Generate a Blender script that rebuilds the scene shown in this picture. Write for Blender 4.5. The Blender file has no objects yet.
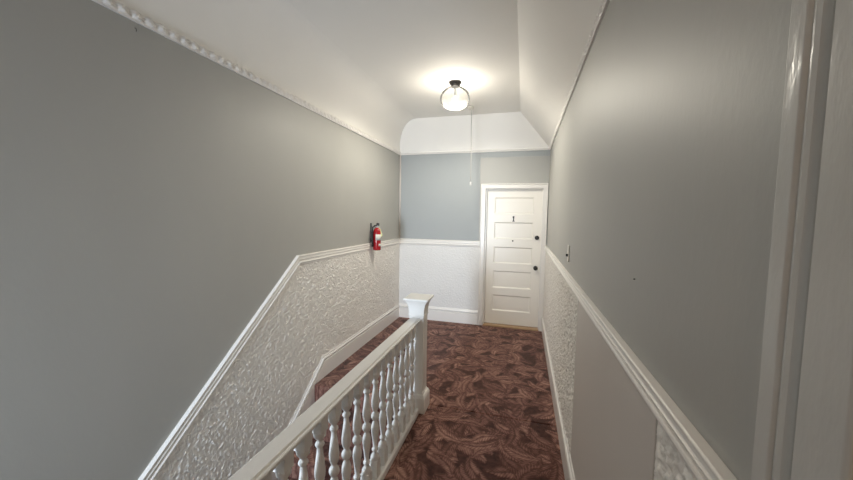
import bpy, math, random
from mathutils import Vector, Matrix, noise
random.seed(7)
scene = bpy.context.scene
COL = scene.collection
PI = math.pi

# ------------------------------------------------------------------ dimensions (metres)
XL, XR, D = -1.884, 0.323, 5.084          # left wall, right wall, end wall
YB = -2.5                                 # wall behind the camera
ZP, ZC, ZB = 2.558, 1.261, 0.216          # picture rail, chair rail, baseboard top
ZT = 3.05                                 # ceiling
YS = 2.77                                 # top stair nosing
RUN, RISE = 0.242, 0.19
SL = RISE / RUN
XW = -0.865                               # stair side of the landing edge
BX = -0.815                               # balustrade axis
ZLOW = -2.66

# ------------------------------------------------------------------ node helpers
def new_mat(name):
    m = bpy.data.materials.new(name); m.use_nodes = True
    nt = m.node_tree; nt.nodes.clear()
    return m, nt
def N(nt, t, **kw):
    n = nt.nodes.new(t)
    for k, v in kw.items():
        if k.startswith('i_'):
            n.inputs[k[2:].replace('_', ' ')].default_value = v
        else: setattr(n, k, v)
    return n
def LK(nt, a, b): nt.links.new(a, b)
def MATH(nt, op, a, b=None, c=None, clamp=False):
    n = nt.nodes.new('ShaderNodeMath'); n.operation = op; n.use_clamp = clamp
    for i, v in enumerate((a, b, c)):
        if v is None: continue
        if isinstance(v, (int, float)): n.inputs[i].default_value = v
        else: nt.links.new(v, n.inputs[i])
    return n.outputs[0]
def RAMP(nt, fac, stops, interp='LINEAR'):
    r = nt.nodes.new('ShaderNodeValToRGB'); r.color_ramp.interpolation = interp
    e = r.color_ramp.elements
    while len(e) < len(stops): e.new(0.5)
    for i, (p, c) in enumerate(stops):
        e[i].position = p; e[i].color = (*c, 1) if len(c) == 3 else c
    nt.links.new(fac, r.inputs[0])
    return r.outputs[0]
def principled(nt, rough=0.5, spec=0.5, metal=0.0):
    b = nt.nodes.new('ShaderNodeBsdfPrincipled'); o = nt.nodes.new('ShaderNodeOutputMaterial')
    b.inputs['Roughness'].default_value = rough
    b.inputs['Specular IOR Level'].default_value = spec
    b.inputs['Metallic'].default_value = metal
    nt.links.new(b.outputs[0], o.inputs[0])
    return b
def BUMP(nt, b, h, strength=0.3, dist=0.003):
    n = nt.nodes.new('ShaderNodeBump'); n.inputs['Strength'].default_value = strength
    n.inputs['Distance'].default_value = dist
    nt.links.new(h, n.inputs['Height']); nt.links.new(n.outputs[0], b.inputs['Normal'])
def NOISE(nt, vec, scale, detail=3, rough=0.55, dist=0.0):
    n = nt.nodes.new('ShaderNodeTexNoise'); n.inputs['Scale'].default_value = scale
    n.inputs['Detail'].default_value = detail; n.inputs['Roughness'].default_value = rough
    n.inputs['Distortion'].default_value = dist
    nt.links.new(vec, n.inputs['Vector']); return n
def srgb(r, g, b):
    f = lambda c: (c/255/12.92) if c/255 <= 0.04045 else ((c/255+0.055)/1.055)**2.4
    return (f(r), f(g), f(b))

def paint(name, c, c2=None, rough=0.45, bump=0.15, bscale=90, bdist=0.001, spec=0.5, vscale=2.0, stretch=(1,1,1)):
    m, nt = new_mat(name)
    tc = N(nt, 'ShaderNodeTexCoord'); mp = N(nt, 'ShaderNodeMapping'); mp.inputs['Scale'].default_value = stretch
    LK(nt, tc.outputs['Object'], mp.inputs[0])
    b = principled(nt, rough, spec)
    n = NOISE(nt, mp.outputs[0], vscale, 4)
    c2 = c2 or tuple(x*0.94 for x in c)
    LK(nt, RAMP(nt, n.outputs[0], [(0.3, c2), (0.7, c)]), b.inputs['Base Color'])
    n2 = NOISE(nt, mp.outputs[0], bscale, 3)
    n3 = NOISE(nt, mp.outputs[0], bscale/9, 3)
    BUMP(nt, b, MATH(nt, 'ADD', n2.outputs[0], MATH(nt, 'MULTIPLY', n3.outputs[0], 2.0)), bump, bdist)
    return m

M = {}
M['wall']    = paint('grey_wall_paint', (0.42, 0.418, 0.395), (0.402, 0.400, 0.38), 0.5, 0.25, 60, 0.0015, stretch=(1,1,0.5))
M['wall_end'] = paint('grey_blue_wall_paint', (0.365, 0.388, 0.395), (0.355, 0.378, 0.385), 0.58, 0.25, 60, 0.0015)
M['ceiling'] = paint('ceiling_paint', (0.91, 0.895, 0.86), (0.89, 0.875, 0.84), 0.75, 0.2, 30, 0.002)
M['trim']    = paint('white_gloss_trim', (0.82, 0.80, 0.77), (0.79, 0.77, 0.74), 0.30, 0.3, 45, 0.0010)
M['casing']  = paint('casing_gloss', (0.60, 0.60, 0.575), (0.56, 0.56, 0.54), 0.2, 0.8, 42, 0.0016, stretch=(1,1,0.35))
M['rail']    = paint('rail_gloss', (0.86, 0.85, 0.82), (0.83, 0.82, 0.79), 0.25, 0.2, 30, 0.0008)
M['door']    = paint('door_paint', (0.88, 0.85, 0.79), (0.86, 0.83, 0.77), 0.35, 0.2, 60, 0.0008)
M['panel']   = paint('smooth_panel_paint', (0.60, 0.565, 0.53), (0.58, 0.545, 0.51), 0.5, 0.15, 25, 0.0015)
M['black']   = paint('black_metal', (0.012, 0.011, 0.011), (0.01, 0.01, 0.01), 0.35, 0.05)
M['rubber']  = paint('black_rubber', (0.02, 0.02, 0.02), (0.015, 0.015, 0.015), 0.55, 0.1)
M['red']     = paint('red_enamel', (0.36, 0.008, 0.014), (0.32, 0.007, 0.012), 0.22, 0.03)
M['label']   = paint('paper_label', (0.72, 0.72, 0.66), (0.66, 0.64, 0.58), 0.5, 0.05, vscale=60)
M['tag']     = paint('yellow_tag', (0.78, 0.76, 0.42), (0.74, 0.72, 0.40), 0.6, 0.05)
M['steel']   = paint('steel', (0.55, 0.55, 0.56), (0.5, 0.5, 0.5), 0.3, 0.05)
M['dark_metal'] = paint('dark_bronze', (0.012, 0.010, 0.008), (0.010, 0.009, 0.007), 0.3, 0.05)
M['wood']    = paint('threshold_wood', (0.50, 0.34, 0.20), (0.40, 0.26, 0.15), 0.45, 0.2, 40, vscale=12, stretch=(0.2,3,3))
M['plastic'] = paint('ivory_plastic', (0.72, 0.70, 0.64), None, 0.35, 0.02)
M['cord']    = paint('grey_cord', (0.36, 0.35, 0.33), None, 0.7, 0.2)
M['brick']   = paint('stairwell_plaster', (0.55, 0.54, 0.52), None, 0.6, 0.2)

def lincrusta(name, c, strength, dist):
    m, nt = new_mat(name)
    tc = N(nt, 'ShaderNodeTexCoord'); P = tc.outputs['Object']
    b = principled(nt, 0.42, 0.5)
    tone = NOISE(nt, P, 3, 3); fine = NOISE(nt, P, 120, 2)
    LK(nt, RAMP(nt, tone.outputs[0], [(0.3, tuple(x*0.96 for x in c)), (0.7, c)]), b.inputs['Base Color'])
    BUMP(nt, b, fine.outputs[0], strength, dist)
    return m
M['lin']  = lincrusta('embossed_wainscot', (0.90, 0.88, 0.85), 0.5, 0.002)
M['lin_right']  = lincrusta('embossed_wainscot_side', (0.90, 0.87, 0.82), 0.5, 0.002)
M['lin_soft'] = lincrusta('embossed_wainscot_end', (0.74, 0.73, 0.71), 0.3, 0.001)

def carpet():
    m, nt = new_mat('leaf_carpet')
    tc = N(nt, 'ShaderNodeTexCoord'); P = tc.outputs['Object']
    b = principled(nt, 0.95, 0.1)
    wob = NOISE(nt, P, 14, 2)
    wv = N(nt, 'ShaderNodeVectorMath', operation='MULTIPLY_ADD'); LK(nt, wob.outputs['Color'], wv.inputs[0])
    wv.inputs[1].default_value = (0.03,)*3; LK(nt, P, wv.inputs[2])
    P2 = wv.outputs[0]
    val = None
    for k, (sc, off, L, W, kb) in enumerate([(3.9, (0.3,0.7,0), 0.85, 0.30, 0.5), (4.4, (5.1,2.2,0), 0.80, 0.25, -0.6), (3.6, (9.4,7.3,0), 0.76, 0.22, 0.65),
                                             (4.1, (3.3,12.9,0), 0.74, 0.21, -0.55), (3.7, (15.3,4.9,0), 0.72, 0.20, 0.6)]):
        mp = N(nt, 'ShaderNodeMapping'); LK(nt, P2, mp.inputs[0])
        mp.inputs['Scale'].default_value = (sc, sc, sc); mp.inputs['Location'].default_value = off
        fl = N(nt, 'ShaderNodeVectorMath', operation='MULTIPLY'); LK(nt, mp.outputs[0], fl.inputs[0]); fl.inputs[1].default_value = (1,1,0)
        vo = N(nt, 'ShaderNodeTexVoronoi', voronoi_dimensions='2D', feature='F1'); vo.inputs['Scale'].default_value = 1.0
        vo.inputs['Randomness'].default_value = 0.9
        LK(nt, fl.outputs[0], vo.inputs['Vector'])
        loc = N(nt, 'ShaderNodeVectorMath', operation='SUBTRACT'); LK(nt, fl.outputs[0], loc.inputs[0]); LK(nt, vo.outputs['Position'], loc.inputs[1])
        sepc = N(nt, 'ShaderNodeSeparateColor'); LK(nt, vo.outputs['Color'], sepc.inputs[0])
        rot = N(nt, 'ShaderNodeVectorRotate', rotation_type='Z_AXIS'); LK(nt, loc.outputs[0], rot.inputs['Vector'])
        LK(nt, MATH(nt, 'MULTIPLY', sepc.outputs[0], 6.283), rot.inputs['Angle'])
        s = N(nt, 'ShaderNodeSeparateXYZ'); LK(nt, rot.outputs[0], s.inputs[0])
        u, v0 = s.outputs[0], s.outputs[1]
        u2 = MATH(nt, 'MULTIPLY', u, u)
        v = MATH(nt, 'SUBTRACT', MATH(nt, 'ADD', v0, MATH(nt, 'MULTIPLY', u2, kb)), 0.08*(1 if kb > 0 else -1))
        av = MATH(nt, 'ABSOLUTE', v)
        wid = MATH(nt, 'MULTIPLY', MATH(nt, 'SUBTRACT', 1.0, MATH(nt, 'MULTIPLY', u2, 1/(L*L))), W)
        # serrated margin and ribs running off the midrib
        ribs = MATH(nt, 'SINE', MATH(nt, 'MULTIPLY', MATH(nt, 'SUBTRACT', MATH(nt, 'MULTIPLY', av, 1.1), u), 72.0))
        edge = MATH(nt, 'SUBTRACT', MATH(nt, 'ADD', wid, MATH(nt, 'MULTIPLY', ribs, 0.018)), av)
        mask = MATH(nt, 'MULTIPLY', edge, 14.0, clamp=True)
        mid = MATH(nt, 'MULTIPLY', av, 22.0, clamp=True)              # dark midrib
        side = MATH(nt, 'MULTIPLY', MATH(nt, 'ADD', MATH(nt, 'MULTIPLY', v, 1/W), 1.0), 0.5, clamp=True)
        tone = MATH(nt, 'ADD', 0.28, MATH(nt, 'MULTIPLY', sepc.outputs[1], 0.34))
        tone = MATH(nt, 'ADD', tone, MATH(nt, 'MULTIPLY', side, 0.26))
        tone = MATH(nt, 'ADD', tone, MATH(nt, 'MULTIPLY', ribs, 0.085))
        tone = MATH(nt, 'MULTIPLY', tone, MATH(nt, 'ADD', 0.55, MATH(nt, 'MULTIPLY', mid, 0.45)))
        # dark outline just inside the margin
        tone = MATH(nt, 'MULTIPLY', tone, MATH(nt, 'ADD', 0.35, MATH(nt, 'MULTIPLY', MATH(nt, 'MULTIPLY', edge, 8.0, clamp=True), 0.65)))
        if val is None: val = MATH(nt, 'ADD', MATH(nt, 'MULTIPLY', tone, mask), MATH(nt, 'MULTIPLY', MATH(nt, 'SUBTRACT', 1.0, mask), 0.12))
        else: val = MATH(nt, 'ADD', MATH(nt, 'MULTIPLY', tone, mask), MATH(nt, 'MULTIPLY', MATH(nt, 'SUBTRACT', 1.0, mask), val))
    pile = NOISE(nt, P, 240, 2)
    blot = NOISE(nt, P, 26, 3)
    t2 = MATH(nt, 'ADD', val, MATH(nt, 'MULTIPLY', MATH(nt, 'SUBTRACT', pile.outputs[0], 0.5), 0.35))
    t2 = MATH(nt, 'ADD', t2, MATH(nt, 'MULTIPLY', MATH(nt, 'SUBTRACT', blot.outputs[0], 0.5), 0.6))
    col = RAMP(nt, t2, [(0.0, CARPET[0]), (0.35, CARPET[1]), (0.65, CARPET[2]), (1.0, CARPET[3])])
    LK(nt, col, b.inputs['Base Color'])
    b.inputs['Sheen Weight'].default_value = 0.15
    BUMP(nt, b, t2, 0.6, 0.006)
    return m
CARPET = [(0.036,0.015,0.011), (0.112,0.048,0.038), (0.255,0.134,0.105), (0.50,0.31,0.24)]
M['carpet'] = carpet()

def glass_mats():
    m, nt = new_mat('rippled_globe_glass')
    tc = N(nt, 'ShaderNodeTexCoord')
    tr = N(nt, 'ShaderNodeBsdfTransparent'); tr.inputs[0].default_value = (0.97, 0.97, 0.96, 1)
    tl = N(nt, 'ShaderNodeBsdfTranslucent'); tl.inputs[0].default_value = (0.95, 0.94, 0.92, 1)
    gl = N(nt, 'ShaderNodeBsdfGlossy'); gl.inputs['Roughness'].default_value = 0.08
    vo = N(nt, 'ShaderNodeTexVoronoi', feature='DISTANCE_TO_EDGE'); vo.inputs['Scale'].default_value = 14
    LK(nt, tc.outputs['Object'], vo.inputs['Vector'])
    bp = N(nt, 'ShaderNodeBump'); bp.inputs['Strength'].default_value = 0.8; bp.inputs['Distance'].default_value = 0.004
    LK(nt, vo.outputs['Distance'], bp.inputs['Height'])
    LK(nt, bp.outputs[0], gl.inputs['Normal'])
    crack = RAMP(nt, vo.outputs['Distance'], [(0.0, (0.010,)*3), (0.05, (0.013,)*3), (0.12, (0.030,)*3)])
    m1 = N(nt, 'ShaderNodeMixShader'); LK(nt, crack, m1.inputs[0]); LK(nt, tr.outputs[0], m1.inputs[1]); LK(nt, tl.outputs[0], m1.inputs[2])
    fr = N(nt, 'ShaderNodeFresnel'); fr.inputs[0].default_value = 1.12
    m2 = N(nt, 'ShaderNodeMixShader'); LK(nt, fr.outputs[0], m2.inputs[0]); LK(nt, m1.outputs[0], m2.inputs[1]); LK(nt, gl.outputs[0], m2.inputs[2])
    o = N(nt, 'ShaderNodeOutputMaterial'); LK(nt, m2.outputs[0], o.inputs[0])
    M['globe'] = m
    m, nt = new_mat('window_glass')
    tr = N(nt, 'ShaderNodeBsdfTransparent'); gl = N(nt, 'ShaderNodeBsdfGlossy'); gl.inputs['Roughness'].default_value = 0.02
    mx = N(nt, 'ShaderNodeMixShader'); mx.inputs[0].default_value = 0.06
    LK(nt, tr.outputs[0], mx.inputs[1]); LK(nt, gl.outputs[0], mx.inputs[2])
    o = N(nt, 'ShaderNodeOutputMaterial'); LK(nt, mx.outputs[0], o.inputs[0]); M['pane'] = m
    m, nt = new_mat('bulb_glow')
    e = N(nt, 'ShaderNodeEmission'); e.inputs[0].default_value = (1.0, 0.86, 0.66, 1); e.inputs[1].default_value = 14
    o = N(nt, 'ShaderNodeOutputMaterial'); LK(nt, e.outputs[0], o.inputs[0]); M['bulb'] = m
glass_mats()

# ------------------------------------------------------------------ mesh helpers
class MB:
    def __init__(s): s.v = []; s.f = []; s.mi = []; s.sm = []
    def add(s, verts, faces, mi=0, smooth=False):
        o = len(s.v); s.v += [tuple(p) for p in verts]
        for f in faces: s.f.append(tuple(o+i for i in f)); s.mi.append(mi); s.sm.append(smooth)
    def box(s, x0, x1, y0, y1, z0, z1, mi=0):
        vs = [(x0,y0,z0),(x1,y0,z0),(x1,y1,z0),(x0,y1,z0),(x0,y0,z1),(x1,y0,z1),(x1,y1,z1),(x0,y1,z1)]
        s.add(vs, [(3,2,1,0),(4,5,6,7),(0,1,5,4),(1,2,6,5),(2,3,7,6),(3,0,4,7)], mi)
    def prism(s, poly, fmap, a0, a1, mi=0):      # poly 2D, fmap(p, q, a) -> xyz
        n = len(poly)
        vs = [fmap(p, q, a0) for p, q in poly] + [fmap(p, q, a1) for p, q in poly]
        fs = [tuple(range(n))[::-1], tuple(range(n, 2*n))] + [(i, (i+1) % n, n+(i+1) % n, n+i) for i in range(n)]
        s.add(vs, fs, mi)
    def lathe(s, prof, axis_o=(0,0,0), seg=20, mi=0, axis='z', caps=True):
        o = Vector(axis_o); vs = []; fs = []
        for r, h in prof:
            for k in range(seg):
                a = 2*PI*k/seg; c, d = r*math.cos(a), r*math.sin(a)
                p = {'z': (c, d, h), 'y': (c, h, -d), 'x': (h, c, d)}[axis]
                vs.append(o + Vector(p))
        for i in range(len(prof)-1):
            for k in range(seg):
                k2 = (k+1) % seg
                fs.append((i*seg+k, i*seg+k2, (i+1)*seg+k2, (i+1)*seg+k))
        if caps:
            fs.append(tuple(range(seg))[::-1]); fs.append(tuple((len(prof)-1)*seg+k for k in range(seg)))
        s.add(vs, fs, mi, True)
    def tube(s, pts, r, seg=8, mi=0):
        pts = [Vector(p) for p in pts]; vs = []; fs = []
        up = Vector((0.13, 0.31, 0.94))
        for i, p in enumerate(pts):
            t = (pts[min(i+1, len(pts)-1)] - pts[max(i-1, 0)]).normalized()
            a = t.cross(up)
            if a.length < 1e-3: a = t.cross(Vector((1,0,0)))
            a.normalize(); b = t.cross(a)
            rr = r[i] if isinstance(r, (list, tuple)) else r
            for k in range(seg):
                an = 2*PI*k/seg; vs.append(p + a*math.cos(an)*rr + b*math.sin(an)*rr)
        for i in range(len(pts)-1):
            for k in range(seg):
                k2 = (k+1) % seg; fs.append((i*seg+k, i*seg+k2, (i+1)*seg+k2, (i+1)*seg+k))
        fs.append(tuple(range(seg))[::-1]); fs.append(tuple((len(pts)-1)*seg+k for k in range(seg)))
        s.add(vs, fs, mi, True)
    def sweep(s, path, prof, fmap, mi=0, side=-1):
        """path: 2D polyline (a, z); prof: (out, h) with h measured along side*normal; fmap(a, z, out) -> xyz"""
        n = len(path); rings = []
        for i in range(n):
            p = Vector(path[i])
            d0 = (Vector(path[i]) - Vector(path[i-1])).normalized() if i > 0 else None
            d1 = (Vector(path[i+1]) - Vector(path[i])).normalized() if i < n-1 else None
            nn = []
            for d in (d0, d1):
                if d is not None: nn.append(Vector((-d.y, d.x))*side)
            if len(nn) == 2:
                m = (nn[0]+nn[1]).normalized(); m = m / max(0.2, m.dot(nn[0]))
            else: m = nn[0]
            rings.append([fmap(p.x + m.x*h, p.y + m.y*h, o) for o, h in prof])
        k = len(prof); vs = [v for r in rings for v in r]; fs = []
        for i in range(n-1):
            for j in range(k):
                j2 = (j+1) % k; fs.append((i*k+j, i*k+j2, (i+1)*k+j2, (i+1)*k+j))
        fs.append(tuple(range(k))[::-1]); fs.append(tuple((n-1)*k+j for j in range(k)))
        s.add(vs, fs, mi)
    def build(s, name, mats, parent=None, bevel=0, seg=2, loc=None, fix=True):
        me = bpy.data.meshes.new(name)
        off = Vector(loc) if loc is not None else Vector((0,0,0))
        me.from_pydata([tuple(Vector(v)-off) for v in s.v], [], s.f)
        for m in (mats if isinstance(mats, (list, tuple)) else [mats]): me.materials.append(m)
        for p, mi, sm in zip(me.polygons, s.mi, s.sm): p.material_index = mi; p.use_smooth = sm
        me.update()
        if fix:
            import bmesh
            bm = bmesh.new(); bm.from_mesh(me); bmesh.ops.recalc_face_normals(bm, faces=bm.faces); bm.to_mesh(me); bm.free()
        o = bpy.data.objects.new(name, me); COL.objects.link(o)
        o.location = off
        if parent is not None:
            o.parent = parent; o.location = off - PW[parent.name]
        PW[o.name] = off.copy()
        if bevel:
            b = o.modifiers.new('b', 'BEVEL'); b.width = bevel; b.segments = seg; b.limit_method = 'ANGLE'; b.angle_limit = math.radians(35)
            b.harden_normals = False
        return o
PW = {}
def thing(name, loc, label, cat, group=None):
    o = bpy.data.objects.new(name, None); COL.objects.link(o); o.location = loc
    o.empty_display_size = 0.1; PW[o.name] = Vector(loc)
    o['label'] = label; o['category'] = cat
    if group: o['group'] = group
    return o
def struct(o): o['kind'] = 'structure'; return o
def text_mesh(name, body, size, mat, parent, loc, rot, depth=0.0008):
    cu = bpy.data.curves.new(name, 'FONT'); cu.body = body; cu.size = size; cu.extrude = depth
    cu.align_x = 'CENTER'; cu.align_y = 'CENTER'
    t = bpy.data.objects.new(name, cu); COL.objects.link(t)
    bpy.context.view_layer.update()
    me = bpy.data.meshes.new_from_object(t.evaluated_get(bpy.context.evaluated_depsgraph_get()))
    bpy.data.objects.remove(t); me.materials.clear(); me.materials.append(mat)
    o = bpy.data.objects.new(name, me); COL.objects.link(o); o.parent = parent
    o.location = Vector(loc) - PW[parent.name]; o.rotation_euler = rot
    return o

# ------------------------------------------------------------------ the shell
TH = 0.15
YK, YKB = 2.535, 2.902                    # kinks of chair rail and skirting
# left wall : one solid, painted above the wainscot line, embossed below
mb = MB()
zend = ZC - SL*(YK-YB)
up = [(YB, zend), (YK, ZC), (D+TH, ZC), (D+TH, ZT+0.1), (YB, ZT+0.1)]
lo = [(YB, ZLOW-0.1), (D+TH, ZLOW-0.1), (D+TH, ZC), (YK, ZC), (YB, zend)]
fm = lambda p, q, a: (a, p, q)
mb.prism(up, fm, XL-TH, XL, 0); mb.prism(lo, fm, XL-TH, XL, 1)
struct(mb.build('wall_left', [M['wall'], M['lin']]))
# end wall with a doorway
DL, DR, DT = -0.535, 0.262, 2.045         # rough opening
mb = MB()
for x0, x1, z0, z1, mi in [(XL-TH, DL, ZC, ZT+0.1, 0), (XL-TH, DL, ZLOW-0.1, ZC, 1), (DL, DR, DT, ZT+0.1, 0), (DR, XR+TH, ZLOW-0.1, ZT+0.1, 0), (DL, DR, ZLOW-0.1, 0.0, 0)]:
    mb.box(x0, x1, D, D+TH+0.05, z0, z1, mi)
mb.box(-0.632, XR, D-0.007, D+0.01, DT+0.02, 2.475, 2)        # thin built-out patch over the door
mb.box(-0.632, -0.6, D-0.007, D+0.01, ZC, DT+0.02, 2)
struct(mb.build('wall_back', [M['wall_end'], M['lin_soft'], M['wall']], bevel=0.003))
# right wall with the near doorway
RY0, RY1, RZ = -0.40, 0.418, 2.06
mb = MB()
for y0, y1, z0, z1, mi in [(RY1, D+TH, 1.2, ZT+0.1, 0), (RY1, D+TH, -0.3, 1.2, 1), (RY0, RY1, RZ, ZT+0.1, 0), (RY0, RY1, -0.3, 0, 0), (YB, RY0, -0.3, ZC, 1), (YB, RY0, ZC, ZT+0.1, 0)]:
    mb.box(XR, XR+TH, y0, y1, z0, z1, mi)
struct(mb.build('wall_right', [M['wall'], M['lin_right']]))
# wall behind the camera with the stair window
WX0, WX1, WZ0, WZ1 = -1.74, -1.00, 0.15, 1.75
mb = MB()
mb.box(XL-TH, WX0, YB-TH, YB, ZLOW-0.1, ZT+0.1); mb.box(WX1, XR+TH, YB-TH, YB, ZLOW-0.1, ZT+0.1)
mb.box(WX0, WX1, YB-TH, YB, ZLOW-0.1, WZ0); mb.box(WX0, WX1, YB-TH, YB, WZ1, ZT+0.1)
struct(mb.build('wall_rear', [M['wall']]))
w = MB(); t = 0.05
w.box(WX0, WX0+t, YB-0.1, YB-0.04, WZ0, WZ1); w.box(WX1-t, WX1, YB-0.1, YB-0.04, WZ0, WZ1)
w.box(WX0+t, WX1-t, YB-0.1, YB-0.04, WZ0, WZ0+t); w.box(WX0+t, WX1-t, YB-0.1, YB-0.04, WZ1-t, WZ1)
w.box(WX0+t, WX1-t, YB-0.09, YB-0.05, 0.93, 0.97)
wo = struct(w.build('window_1', M['trim'], bevel=0.004))
g = MB(); g.box(WX0+t, WX1-t, YB-0.074, YB-0.068, WZ0+t, 0.93); g.box(WX0+t, WX1-t, YB-0.074, YB-0.068, 0.97, WZ1-t)
g.build('window_pane', M['pane'], wo)
# wall under the landing edge, and an unseen partition added to block daylight from the right side
mb = MB(); mb.box(XW, -0.80, YB, YS-0.02, ZLOW-0.1, 0.0)
mb.box(XW, -0.765, YB, -0.42, 0.0, ZT)
struct(mb.build('wall_stair', M['brick']))
# floors
mb = MB()
mb.box(-0.80, XR, YB, YS-0.02, -0.25, 0); mb.box(XL, XR, YS-0.02, D, -0.25, 0)
mb.box(DL, DR, D, D+0.2, -0.25, -0.001)
fl = struct(mb.build('floor', M['carpet'], bevel=0.012, seg=3))
mb = MB(); mb.box(XL, XW, YB, YS, ZLOW-0.1, ZLOW)
struct(mb.build('floor.001', M['carpet']))
# ceiling: flat centre, curved cove on the left, slopes at the end and on the right
XCR, XCL, YCE = -0.090, -1.58, 4.918
nC = 14; ZS = ZP + 0.012
def ring(y_is_end):
    pts = []
    return pts
mb = MB()
ss = [math.sin(PI/2*i/nC) for i in range(nC+1)]               # height fraction
def LX(s): return XL + (XCL-XL)*(1-math.sqrt(max(0, 1-s*s)))
def EY(s): return D - (D-YCE)*s
def RXx(s): return XR - (XR-XCR)*s
Zs = lambda s: ZS + (ZT-ZS)*s
v = []; f = []
for s in ss: v += [(LX(s), YB, Zs(s)), (LX(s), EY(s), Zs(s)), (RXx(s), EY(s), Zs(s)), (RXx(s), YB, Zs(s))]
fl_, fe_, fr_ = [], [], []
for i in range(nC):
    a, b_ = 4*i, 4*(i+1)
    fl_.append((a, a+1, b_+1, b_)); fe_.append((a+1, a+2, b_+2, b_+1)); fr_.append((a+2, a+3, b_+3, b_+2))
# separate vertices per facet so the creases stay crisp
mb.add(v, fl_, 0, True); mb.add(v, fe_, 0, False); mb.add(v, fr_, 0, False)
k = 4*nC; mb.add([v[k], v[k+1], v[k+2], v[k+3]], [(0,1,2,3)], 0)
ce = struct(mb.build('ceiling', M['ceiling'], fix=False))
mb = MB(); mb.box(XL-TH, XR+TH, YB-TH, D+TH, ZT+0.02, ZT+0.12)
struct(mb.build('ceiling.001', M['ceiling']))

# ------------------------------------------------------------------ mouldings
chair_prof = [(0,0),(0.005,0.001),(0.021,0.008),(0.022,0.011),(0.017,0.014),(0.017,0.030),(0.021,0.034),(0.021,0.038),(0.013,0.042),(0.013,0.054),
              (0.022,0.060),(0.024,0.066),(0.020,0.072),(0.016,0.076),(0.016,0.084),(0.010,0.090),(0,0.090)]
base_prof = [(0,0),(0.008,0),(0.014,0.006),(0.016,0.018),(0.026,0.024),(0.028,0.034),(0.020,0.044),(0.008,0.048),(0.008,0.054),(0.022,0.057),(0.024,0.060),(0.022,ZB),(0,ZB)]
fL = lambda a, z, o: (XL+o, a, z)
fB = lambda a, z, o: (a, D-o, z)
fR = lambda a, z, o: (XR-o, a, z)
ZCR = 1.232
rail_right = [(0,0),(0.020,0.001),(0.0235,0.003),(0.0245,0.006),(0.0235,0.009),(0.013,0.011),(0.0165,0.014),(0.0175,0.026),(0.0215,0.028),(0.0225,0.030),(0.0215,0.033),(0.012,0.035),
              (0.012,0.039),(0.0205,0.041),(0.0235,0.044),(0.0250,0.049),(0.0235,0.055),(0.0205,0.059),(0.014,0.063),(0,0.063)]
mb = MB(); mb.sweep([(YB, zend), (YK, ZC), (D, ZC)], chair_prof, fL)
struct(mb.build('trim_1', M['trim'], bevel=0.0015))
mb = MB(); mb.sweep([(XL, ZC), (-0.613, ZC)], chair_prof, fB)
struct(mb.build('trim_2', M['trim'], bevel=0.0015))
mb = MB(); mb.sweep([(0.535, ZCR), (D-0.03, ZCR)], rail_right, fR)
struct(mb.build('trim_3', M['trim'], bevel=0.0015))
mb = MB(); mb.sweep([(YB, ZB-SL*(YKB-YB)), (YKB, ZB), (D, ZB)], base_prof, fL)
# stair skirt board under the moulding
mb.prism([(YB, ZB-SL*(YKB-YB)-0.26), (YKB-0.1, ZB-SL*0.1-0.24), (YKB-0.1, -0.20), (YB, ZB-SL*(YKB-YB)-0.75)], lambda p, q, a: (a, p, q), XL, XL+0.020)
struct(mb.build('baseboard_left', M['trim'], bevel=0.0015))
mb = MB(); mb.sweep([(XL, ZB), (-0.613, ZB)], base_prof, fB)
struct(mb.build('baseboard_back', M['trim'], bevel=0.0015))
mb = MB(); mb.sweep([(0.535, ZB), (D-0.03, ZB)], base_prof, fR)
struct(mb.build('baseboard_right', M['trim'], bevel=0.0015))

def picture_rail(name, a0, a1, fmap, step=0.012):
    """small carved leaf moulding: profile modulated by repeating leaves and a wavy top"""
    n = int((a1-a0)/step); K = 9; vs = []; fs = []
    for i in range(n+1):
        a = a0 + (a1-a0)*i/n
        for j in range(K):
            t = j/(K-1)
            h = -0.004 + 0.052*t
            o = 0.013 + 0.004*math.sin(PI*t)
            ph = a/0.062*2*PI
            if j >= 2:
                o += 0.006*math.sin(ph + 3.5*t) * math.sin(PI*min(1, t*1.1)) + 0.004*noise.noise(Vector((a*60, t*6, 3.1)))
                h += 0.004*math.sin(ph*1.0 + 1.0)*t
            if j <= 1: o = 0.012
            if j == K-1: o = 0.006
            vs.append(fmap(a, ZP+h, o))
        vs.append(fmap(a, ZP+0.048, 0)); vs.append(fmap(a, ZP-0.004, 0))
    kk = K+2
    for i in range(n):
        for j in range(kk):
            j2 = (j+1) % kk; fs.append((i*kk+j, i*kk+j2, (i+1)*kk+j2, (i+1)*kk+j))
    m = MB(); m.add(vs, fs, 0, False)
    return struct(m.build(name, M['trim']))
picture_rail('trim_4', YB, D, fL); mb = MB(); mb.sweep([(XL, ZP+0.036), (XR, ZP+0.036)], [(0,0),(0.004,0),(0.012,0.008),(0.020,0.012),(0.022,0.020),(0.016,0.026),(0.012,0.034),(0.012,0.040),(0,0.040)], fB); struct(mb.build('trim_5', M['trim'])); picture_rail('trim_6', YB, D, fR)
mb = MB(); mb.lathe([(0.013, ZC), (0.013, ZP)], (XL+0.012, D-0.012, 0), 10)
struct(mb.build('trim_7', M['panel']))

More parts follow.
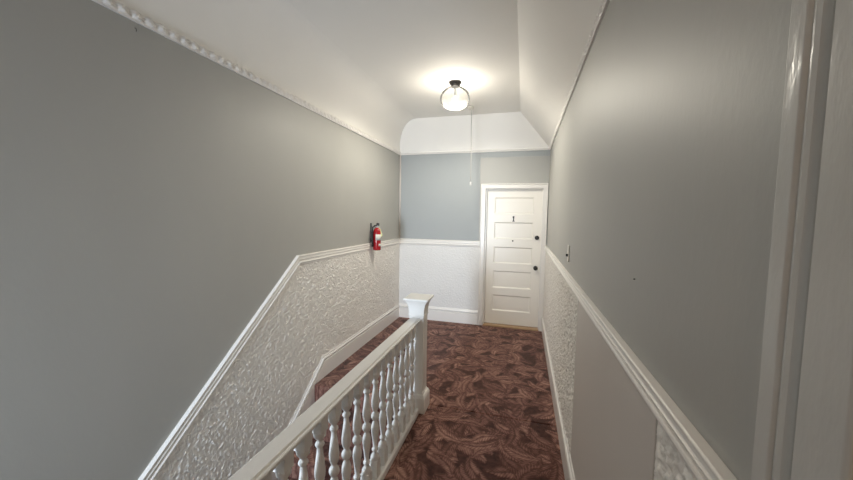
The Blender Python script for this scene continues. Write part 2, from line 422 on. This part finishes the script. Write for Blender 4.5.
# ------------------------------------------------------------------ embossed wall covering, real relief
def curls(a, z, seed, sc):
    p = Vector((a*sc, z*sc, seed))
    q = noise.noise_vector(p*0.45)
    p = p + q*1.6
    n = noise.noise(p*0.55)
    r = abs(math.sin(n*9.0))                       # curling raised strands along the level lines
    m = noise.noise(Vector((a*sc*1.9, z*sc*1.9, seed+7)))
    return (1-r)**1.2*0.8 + 0.3*m
def relief(name, parent, mat, y0, y1, lo, up, fmap, seed, amp, sc=42.0, cell=0.006, base=0.004):
    zmax = max(up(y0)-lo(y0), up(y1)-lo(y1)); ny_ = int((y1-y0)/cell); nz_ = int(zmax/cell)
    vs = []; fs = []
    for i in range(ny_+1):
        a = y0 + (y1-y0)*i/ny_; l, u_ = lo(a), up(a)
        for j in range(nz_+1):
            z = l + (u_-l)*j/nz_
            vs.append(fmap(a, z, base + amp*curls(a, z, seed, sc)*min(1, 0.15+(a-y0)/0.02, 0.15+(y1-a)/0.02)))
    w_ = nz_+1
    for i in range(ny_):
        for j in range(nz_):
            k_ = i*w_+j; fs.append((k_, k_+1, k_+w_+1, k_+w_))
    m_ = MB(); m_.add(vs, fs, 0, True)
    return m_.build(name, mat, parent)
WL, WB_, WR = (bpy.data.objects[n_] for n_ in ('wall_left', 'wall_back', 'wall_right'))
relief('embossed_panel', WL, M['lin'], 0.2, D-0.001, lambda a: ZB-0.03-SL*max(0, YKB-a), lambda a: ZC-0.08-SL*max(0, YK-a), fL, 1.7, 0.0112)
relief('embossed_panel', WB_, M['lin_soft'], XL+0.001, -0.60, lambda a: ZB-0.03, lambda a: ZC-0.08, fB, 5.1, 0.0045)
relief('embossed_panel', WR, M['lin_right'], 2.10, D-0.04, lambda a: ZB-0.03, lambda a: ZCR-0.05, fR, 9.3, 0.0130)
relief('embossed_panel', WR, M['lin_right'], 0.535, 0.892, lambda a: ZB-0.03, lambda a: ZCR-0.05, fR, 3.3, 0.0100)

# ------------------------------------------------------------------ the end door
YD = 5.13                                 # face of the door leaf
rows = [(1.664, 1.905), (1.303, 1.546), (0.941, 1.183), (0.574, 0.827), (0.228, 0.466)]
PX0, PX1 = -0.414, 0.133
lx0, lx1, lz0, lz1 = DL+0.014, DR-0.014, 0.03, DT-0.014
mb = MB()
mb.box(lx0, PX0, YD, YD+0.04, lz0, lz1); mb.box(PX1, lx1, YD, YD+0.04, lz0, lz1)
zz = [lz0] + [z for r in sorted(rows) for z in r] + [lz1]
for i in range(0, len(zz), 2): mb.box(PX0, PX1, YD, YD+0.04, zz[i], zz[i+1])
door = struct(mb.build('door_1', M['door'], bevel=0.0))
for z0, z1 in rows:
    p = MB()
    # sloping sticking round a flat recessed field
    a = 0.016; dy = 0.013
    o_ = [(PX0, YD, z0), (PX1, YD, z0), (PX1, YD, z1), (PX0, YD, z1)]
    i_ = [(PX0+a, YD+dy, z0+a), (PX1-a, YD+dy, z0+a), (PX1-a, YD+dy, z1-a), (PX0+a, YD+dy, z1-a)]
    p.add(o_+i_, [(0,1,5,4),(1,2,6,5),(2,3,7,6),(3,0,4,7),(4,5,6,7)])
    p.build('door_panel', M['door'], door)
mb = MB()                                 # jamb lining
mb.box(DL, lx0-0.002, D, D+0.19, 0.0, DT); mb.box(lx1+0.002, DR, D, D+0.19, 0.0, DT); mb.box(DL, DR, D, D+0.19, lz1+0.002, DT)
mb.build('door_jamb', M['trim'], door)
cas = [(0,0),(0.022,0),(0.030,0.006),(0.030,0.016),(0.022,0.022),(0.022,0.078),(0.017,0.086),(0,0.086)]
mb = MB()
CL, CR, CT = -0.613, 0.3165, 2.098
mb.sweep([(CL, 0), (CL, CT), (CR, CT), (CR, 0)], [(o, h*(0.07/0.086)) for o, h in cas], fB, side=-1)
mb.build('door_casing', M['trim'], door, bevel=0.001)
mb = MB(); mb.box(DL+0.004, DR-0.004, D-0.035, YD+0.06, 0, 0.022)
mb.build('threshold', M['wood'], door, bevel=0.005)
for nm, x, z, r in (('deadbolt', 0.191, 1.332, 0.031), ('door_knob', 0.186, 0.896, 0.031)):
    k = MB()
    k.lathe([(r*0.95, 0), (r, -0.004), (r*0.9, -0.010), (0.014, -0.012), (0.012, -0.030), (r*0.75, -0.036), (r*0.95, -0.048), (r*0.8, -0.060), (r*0.3, -0.066)] if nm == 'door_knob'
            else [(r, 0), (r, -0.010), (r*0.86, -0.022), (r*0.5, -0.024)], (x, YD, z), 24, axis='y')
    k.build(nm, M['black'], door)
n = MB()                                  # black numeral 1
nx, nz, h = -0.143, 1.598, 0.082
n.prism([(-0.009,-h/2),(0.011,-h/2),(0.011,-h/2+0.008),(0.0065,-h/2+0.012),(0.0055,-0.006),(0.0065,0.0),(0.008,h/2),(0.002,h/2),(-0.011,h/2-0.016),(-0.009,h/2-0.022),(-0.005,h/2-0.020),(-0.004,0.0),(-0.003,-0.006),(-0.0045,-h/2+0.012),(-0.009,-h/2+0.008)],
        lambda p, q, a: (nx+p*1.6, a, nz+q), YD-0.004, YD)
n.build('door_number', M['black'], door)
pz = MB(); pz.lathe([(0.011, 0.0), (0.011, -0.004), (0.007, -0.006)], (-0.143, YD, 1.276), 16, axis='y')
pz.build('peephole', M['dark_metal'], door)

# ------------------------------------------------------------------ near doorway on the right
mb = MB()
mb.box(XR+0.05, XR+0.09, RY0+0.015, RY1-0.015, 0.01, RZ-0.015)
d2 = struct(mb.build('door_2', M['door'], bevel=0.002))
mb = MB()
mb.box(XR, XR+TH, RY0, RY0+0.013, 0, RZ); mb.box(XR, XR+TH, RY1-0.013, RY1, 0, RZ); mb.box(XR, XR+TH, RY0, RY1, RZ-0.013, RZ)
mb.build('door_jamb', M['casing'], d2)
cp = [(0,0),(0.019,0),(0.022,0.003),(0.022,0.029),(0.019,0.0315),(0.0165,0.033),(0.019,0.035),(0.020,0.040),(0.019,0.047),(0.014,0.053),(0.007,0.057),(0.006,0.062),
      (0.010,0.065),(0.021,0.067),(0.023,0.070),(0.023,0.128),(0.020,0.132),(0,0.132)]
mb = MB(); mb.sweep([(0.536, 0), (0.536, RZ+0.12), (RY0-0.12, RZ+0.12), (RY0-0.12, 0)], cp, fR, side=1)
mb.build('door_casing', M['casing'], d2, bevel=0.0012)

# ------------------------------------------------------------------ smooth board in the right wainscot
mb = MB(); mb.box(XR-0.008, XR, 0.892, 2.10, ZB-0.01, ZCR-0.06)
struct(mb.build('trim_8', M['panel'], bevel=0.003))

# ------------------------------------------------------------------ stairs
st = thing('staircase', (-1.37, YS, 0), 'carpeted staircase going down along the left wall beside the white balustrade', 'staircase')
for i in range(1, 14):
    y1 = YS - RUN*(i-1); y0 = YS - RUN*i; z = -RISE*i
    s_ = MB()
    poly = [(y0+0.02, z-RISE-0.02), (y1+0.02, z-RISE-0.02), (y1+0.02, z), (y0-0.012, z), (y0-0.02, z-0.012), (y0-0.02, z-0.022), (y0-0.008, z-0.032), (y0+0.02, z-0.036)]
    if y0 < YB: break
    s_.prism(poly, lambda p, q, a: (a, p, q), XL+0.021, XW-0.001)
    s_.build('step', M['carpet'], st, bevel=0.004)
mb = MB(); mb.box(XL+0.021, XW-0.001, YS-0.0, YS+0.03, -RISE, -0.001)

# ------------------------------------------------------------------ balustrade
bal = thing('balustrade', (BX, 1.2, 0), 'white painted balustrade with turned balusters and square newel guarding the stairwell', 'balustrade')
RZT = 0.792                                # top of the handrail
Y0B = -0.42
mb = MB()                                  # curb the balusters stand on
mb.prism([(XW, -0.12), (XW, 0.045), (-0.777, 0.045), (-0.772, 0.038), (-0.772, 0.0), (-0.80, 0.0), (-0.80, -0.12)], lambda p, q, a: (p, a, q), Y0B, 2.605)
mb.build('base_rail', M['rail'], bal, bevel=0.002)
hp = [(-0.034,-0.037),(0.031,-0.037),(0.033,-0.033),(0.032,-0.029),(0.028,-0.027),(0.028,-0.025),(0.038,-0.023),(0.042,-0.018),(0.042,-0.013),(0.038,-0.009),(0.029,-0.008),(0.029,-0.006),(0.025,0.0),
      (-0.038,0.0),(-0.042,-0.006),(-0.046,-0.008),(-0.054,-0.010),(-0.058,-0.015),(-0.058,-0.021),(-0.052,-0.026),(-0.040,-0.029)]
mb = MB(); mb.prism(hp, lambda p, q, a: (BX+p, a, RZT+q), Y0B, 2.625)
mb.build('handrail', M['rail'], bal, bevel=0.002)
def baluster_mb():
    z0, z1 = 0.044, RZT-0.036
    b = MB(); w = 0.0262; bl = 0.125; bt = 0.080
    b.box(BX-w, BX+w, -w, w, z0, z0+bl-0.012); b.box(BX-w, BX+w, -w, w, z1-bt+0.012, z1)
    L0, L1 = z0+bl-0.022, z1-bt+0.022
    half = [(0.000,0.0215),(0.03,0.0225),(0.055,0.0205),(0.085,0.0110),(0.100,0.0100),(0.112,0.0150),(0.125,0.0165),(0.138,0.0140),(0.150,0.0100),
            (0.20,0.0120),(0.28,0.0165),(0.34,0.0195),(0.385,0.0190),(0.42,0.0150),(0.445,0.0105),(0.455,0.0110),(0.47,0.0165),(0.485,0.0195),(0.5,0.0203)]
    half = [(t, r*1.24) for t, r in half]
    prof = half + [(1-t, r) for t, r in reversed(half[:-1])]
    b.lathe([(r, L0+(L1-L0)*t) for t, r in prof], (BX, 0, 0), 18)
    return b
me0 = None
yb = 2.51; k = 0
while yb > 0.25:
    if me0 is None:
        b0 = baluster_mb().build('baluster', M['rail'], bal, loc=(BX, 0, 0)); b0.location.y = yb-1.2; me0 = b0
        bb = b0.modifiers.new('b', 'BEVEL'); bb.width = 0.002; bb.segments = 1; bb.limit_method = 'ANGLE'; bb.angle_limit = math.radians(60)
    else:
        c = me0.copy(); COL.objects.link(c); c.parent = bal; c.location.y = yb-1.2
    yb -= 0.1155
# newel
nx, ny = -0.812, 2.672
mb = MB()
def sq(half, z): return [(nx-half, ny-half, z), (nx+half, ny-half, z), (nx+half, ny+half, z), (nx-half, ny+half, z)]
def sqlathe(prof, mi=0):
    vs = []; fs = []
    for h, z in prof: vs += sq(h, z)
    for i in range(len(prof)-1):
        for j in range(4):
            j2 = (j+1) % 4; fs.append((4*i+j, 4*i+j2, 4*i+4+j2, 4*i+4+j))
    fs.append((3,2,1,0)); fs.append(tuple(4*(len(prof)-1)+j for j in range(4)))
    mb.add(vs, fs)
sqlathe([(0.060, -0.14), (0.060, 0.835)])
nw = mb.build('newel_post', M['rail'], bal, bevel=0.003)
mb = MB(); sqlathe([(0.064, 0.802), (0.067, 0.806), (0.067, 0.814), (0.063, 0.820), (0.064, 0.845), (0.067, 0.870), (0.073, 0.895), (0.083, 0.918), (0.097, 0.936), (0.103, 0.940), (0.103, 0.951), (0.096, 0.955), (0.02, 0.958)])
mb.build('newel_cap', M['rail'], nw, bevel=0.0015)
mb = MB(); sqlathe([(0.082, 0.0), (0.084, 0.004), (0.084, 0.125), (0.074, 0.150), (0.066, 0.156), (0.062, 0.170)])
mb.build('newel_base', M['rail'], nw, bevel=0.002)

# ------------------------------------------------------------------ ceiling light
lx, ly = -0.752, 3.70
cl = thing('ceiling_light', (lx, ly, ZT), 'round clear glass globe light with dark cap, glowing on the ceiling', 'ceiling light')
mb = MB(); mb.lathe([(0.068, ZT), (0.068, ZT-0.012), (0.060, ZT-0.022), (0.054, ZT-0.028), (0.050, ZT-0.044), (0.052, ZT-0.050), (0.03, ZT-0.052)], (lx, ly, 0), 28)
mb.build('canopy', M['dark_metal'], cl)
zt = ZT-0.040
outer = [(0.047, zt), (0.052, zt-0.012), (0.075, zt-0.022), (0.110, zt-0.040), (0.140, zt-0.068), (0.157, zt-0.105), (0.159, zt-0.135), (0.150, zt-0.170), (0.128, zt-0.200), (0.095, zt-0.217), (0.05, zt-0.224), (0.001, zt-0.226)]
outer = [(r_, zt+(z_-zt)*1.075) for r_, z_ in outer]
mb = MB(); mb.lathe(outer, (lx, ly, 0), 40, caps=False)
mb.build('glass_globe', M['globe'], cl)
mb = MB(); mb.lathe([(0.012, ZT-0.07), (0.014, ZT-0.14), (0.018, ZT-0.145), (0.018, ZT-0.158)], (lx, ly, 0), 14)
mb.build('socket', M['steel'], cl)
mb = MB(); mb.lathe([(0.013, ZT-0.158), (0.014, ZT-0.170), (0.022, ZT-0.188), (0.030, ZT-0.208), (0.030, ZT-0.222), (0.022, ZT-0.238), (0.010, ZT-0.246), (0.001, ZT-0.248)], (lx, ly, 0), 18)
mb.build('bulb', M['bulb'], cl)

# ------------------------------------------------------------------ pull cord
px, py = -0.702, 4.57
pc = thing('pull_cord', (px, py, ZT), 'white pull cord hanging from a small ceiling mount behind the globe light', 'pull cord')
mb = MB(); mb.lathe([(0.048, ZT), (0.048, ZT-0.008), (0.040, ZT-0.022), (0.022, ZT-0.034), (0.008, ZT-0.038)], (px-0.02, py, 0), 20)
mb.box(px-0.02, px+0.012, py-0.006, py+0.006, ZT-0.040, ZT-0.020)
mb.build('ceiling_mount', M['plastic'], pc)
mb = MB(); mb.tube([(px, py, ZT-0.035), (px-0.001, py, 2.8), (px+0.004, py, 2.5), (px+0.007, py, 2.2), (px+0.008, py, 2.075)], 0.0045, 6)
mb.build('cord', M['cord'], pc)
mb = MB(); mb.lathe([(0.003, 2.085), (0.008, 2.076), (0.011, 2.056), (0.013, 2.040), (0.010, 2.034)], (px+0.008, py, 0), 12)
mb.build('pull_knob', M['steel'], pc)

# ------------------------------------------------------------------ light switch
sy, sz = 2.655, 1.365
sw = thing('light_switch', (XR, sy, sz), 'ivory light switch plate with dark toggle on the right grey wall', 'light switch')
mb = MB(); mb.box(XR-0.007, XR, sy-0.036, sy+0.036, sz-0.060, sz+0.060)
mb.build('switch_plate', M['plastic'], sw, bevel=0.003)
mb = MB(); mb.box(XR-0.020, XR-0.006, sy-0.006, sy+0.006, sz-0.022, sz-0.004)
mb.build('toggle', M['black'], sw, bevel=0.002)

# ------------------------------------------------------------------ embossed rosette on the left wainscot
mb = MB(); mb.lathe([(0.045, 0.0), (0.045, 0.004), (0.040, 0.008), (0.034, 0.005), (0.018, 0.005), (0.014, 0.010), (0.005, 0.012)], (XL, 3.216, 0.849), 24, axis='x')
o = mb.build('wall_rosette', M['lin'], loc=(XL, 3.216, 0.849)); o['label'] = 'small round embossed boss on the left wainscot below the chair rail'; o['category'] = 'wall ornament'

# ------------------------------------------------------------------ hook and nail left in the walls
mb = MB(); mb.tube([(XL, 1.298, 2.525), (XL+0.010, 1.298, 2.522), (XL+0.013, 1.298, 2.512), (XL+0.010, 1.298, 2.506)], 0.0014, 6)
o = mb.build('picture_hook', M['dark_metal'], loc=(XL, 1.298, 2.52)); o['label'] = 'tiny dark hook high on the left wall just under the picture rail'; o['category'] = 'hook'
mb = MB(); mb.lathe([(0.0017, XR), (0.0017, XR-0.004), (0.0008, XR-0.005)], (0, 1.133, 1.443), 8, axis='x')
o = mb.build('nail', M['dark_metal'], loc=(XR, 1.133, 1.443)); o['label'] = 'small dark nail head in the right grey wall above the chair rail'; o['category'] = 'nail'

# ------------------------------------------------------------------ fire extinguisher
ex, ey = -1.797, 4.035
fe = thing('fire_extinguisher', (ex, ey, 1.172), 'red fire extinguisher with black hose hung on the left wall at the chair rail', 'fire extinguisher')
R_ = 0.049
z0 = 1.172
mb = MB(); mb.lathe([(0.040, z0), (R_-0.002, z0+0.004), (R_, z0+0.012), (R_, z0+0.225), (R_*0.93, z0+0.250), (R_*0.72, z0+0.272), (0.020, z0+0.286), (0.016, z0+0.292)], (ex, ey, 0), 28)
mb.build('cylinder_body', M['red'], fe)
# paper label wrapped around the near/right side of the body
def wrap(a0, a1, za, zb, r, n=14):
    vs = []; fs = []
    for i in range(n+1):
        a = math.radians(a0+(a1-a0)*i/n)
        for rr, z in ((r, za), (r, zb), (r-0.002, zb), (r-0.002, za)): vs.append((ex+rr*math.cos(a), ey+rr*math.sin(a), z))
    for i in range(n):
        for j in range(4):
            j2 = (j+1) % 4; fs.append((4*i+j, 4*i+j2, 4*i+4+j2, 4*i+4+j))
    fs += [(3,2,1,0), (4*n, 4*n+1, 4*n+2, 4*n+3)]
    m_ = MB(); m_.add(vs, fs, 0, True); return m_
wrap(-88, 40, z0+0.130, z0+0.205, R_+0.0008).build('paper_label', M['label'], fe)
wrap(-40, 10, z0+0.055, z0+0.085, R_+0.0008).build('paper_label', M['label'], fe)
mb = MB(); mb.lathe([(0.017, z0+0.288), (0.018, z0+0.300), (0.013, z0+0.304), (0.013, z0+0.326), (0.008, z0+0.330)], (ex, ey, 0), 16)
vl = mb.build('valve', M['steel'], fe)
mb = MB(); mb.tube([(ex-0.016, ey+0.004, z0+0.318), (ex+0.010, ey-0.006, z0+0.326), (ex+0.034, ey-0.012, z0+0.318)], 0.007, 8)
mb.tube([(ex-0.012, ey+0.002, z0+0.328), (ex+0.006, ey-0.006, z0+0.342), (ex+0.036, ey-0.012, z0+0.336)], 0.007, 8)
mb.build('lever_handle', M['rubber'], vl)
mb = MB(); mb.lathe([(0.013, 0), (0.013, 0.010), (0.010, 0.011)], (ex+0.012, ey+0.012, z0+0.312), 14, axis='x')
mb.build('pressure_gauge', M['steel'], vl)
mb = MB(); mb.tube([(ex, ey-0.012, z0+0.314), (ex-0.015, ey-0.036, z0+0.318), (ex-0.034, ey-0.054, z0+0.290), (ex-0.040, ey-0.055, z0+0.22), (ex-0.040, ey-0.053, z0+0.13), (ex-0.036, ey-0.053, z0+0.045)], [0.009,0.009,0.009,0.010,0.011,0.015], 10)
mb.build('hose', M['rubber'], fe)
mb = MB(); mb.prism([(0.016, 0.0), (0.034, 0.004), (0.052, -0.030), (0.076, -0.100), (0.060, -0.118), (0.052, -0.114), (0.040, -0.040)], lambda p, q, a: (ex+0.91*p+0.41*a, ey+0.41*p-0.91*a-0.012, z0+0.292+q), -0.001, 0.001)
mb.build('inspection_tag', M['tag'], fe)
mb = MB(); mb.box(XL, XL+0.006, ey-0.016, ey+0.016, z0+0.100, z0+0.345); mb.box(XL+0.004, ex-0.016, ey-0.012, ey+0.012, z0+0.292, z0+0.300)
mb.box(XL+0.004, ex-R_+0.003, ey-0.018, ey+0.018, z0+0.112, z0+0.135)
mb.build('wall_bracket', M['dark_metal'], fe, bevel=0.001)

# ------------------------------------------------------------------ lights
def light(name, kind, loc, energy, color, **kw):
    l = bpy.data.lights.new(name, kind); l.energy = energy; l.color = color
    for k_, v_ in kw.items():
        if k_ != 'rot': setattr(l, k_, v_)
    o = bpy.data.objects.new(name, l); COL.objects.link(o); o.location = loc
    if 'rot' in kw: o.rotation_euler = kw['rot']
    return o
light('lamp_glow', 'POINT', (lx, ly, ZT-0.225), 14, (1.0, 0.92, 0.79), shadow_soft_size=0.06)
light('lamp_glow_down', 'SPOT', (lx, ly, ZT-0.215), 98, (1.0, 0.94, 0.81), shadow_soft_size=0.06, spot_size=math.radians(179), spot_blend=0.5)
light('window_daylight', 'AREA', ((WX0+WX1)/2, YB-0.2, (WZ0+WZ1)/2), 60, (0.76, 0.87, 1.0), shape='RECTANGLE', size=WX1-WX0, size_y=WZ1-WZ0, rot=(PI/2, 0, 0), spread=math.radians(74))
light('hall_fill', 'POINT', (-0.2, -1.6, 2.5), 12, (1.0, 0.70, 0.48), shadow_soft_size=0.12)  # added warm fill behind the camera, stands for no known fixture

w = bpy.data.worlds.new('World'); scene.world = w; w.use_nodes = True
bg = w.node_tree.nodes['Background']; bg.inputs[0].default_value = (0.65, 0.8, 1.0, 1); bg.inputs[1].default_value = 0.6

# ------------------------------------------------------------------ camera
f, yaw, pitch, roll = 342.3952, -0.2751, -0.0703, 0.0155
cy, sy_ = math.cos(yaw), math.sin(yaw)
fwd = Vector((sy_*math.cos(pitch), cy*math.cos(pitch), math.sin(pitch)))
r = Vector((cy, -sy_, 0)); u = r.cross(fwd)
r2 = r*math.cos(roll) + u*math.sin(roll); u2 = -r*math.sin(roll) + u*math.cos(roll)
cam = bpy.data.cameras.new('Camera'); cam.sensor_width = 36; cam.lens = f*36/853; cam.clip_start = 0.02
co = bpy.data.objects.new('Camera', cam); COL.objects.link(co)
mw = Matrix((r2, u2, -fwd)).transposed().to_4x4(); mw.translation = Vector((0, 0, 1.62)); co.matrix_world = mw
scene.camera = co
scene.cycles.max_bounces = 12; scene.cycles.diffuse_bounces = 8
vs_ = scene.view_settings
vs_.view_transform = 'Standard'; vs_.look = 'None'; vs_.gamma = 1; vs_.exposure = 0.02; vs_.use_curve_mapping = False
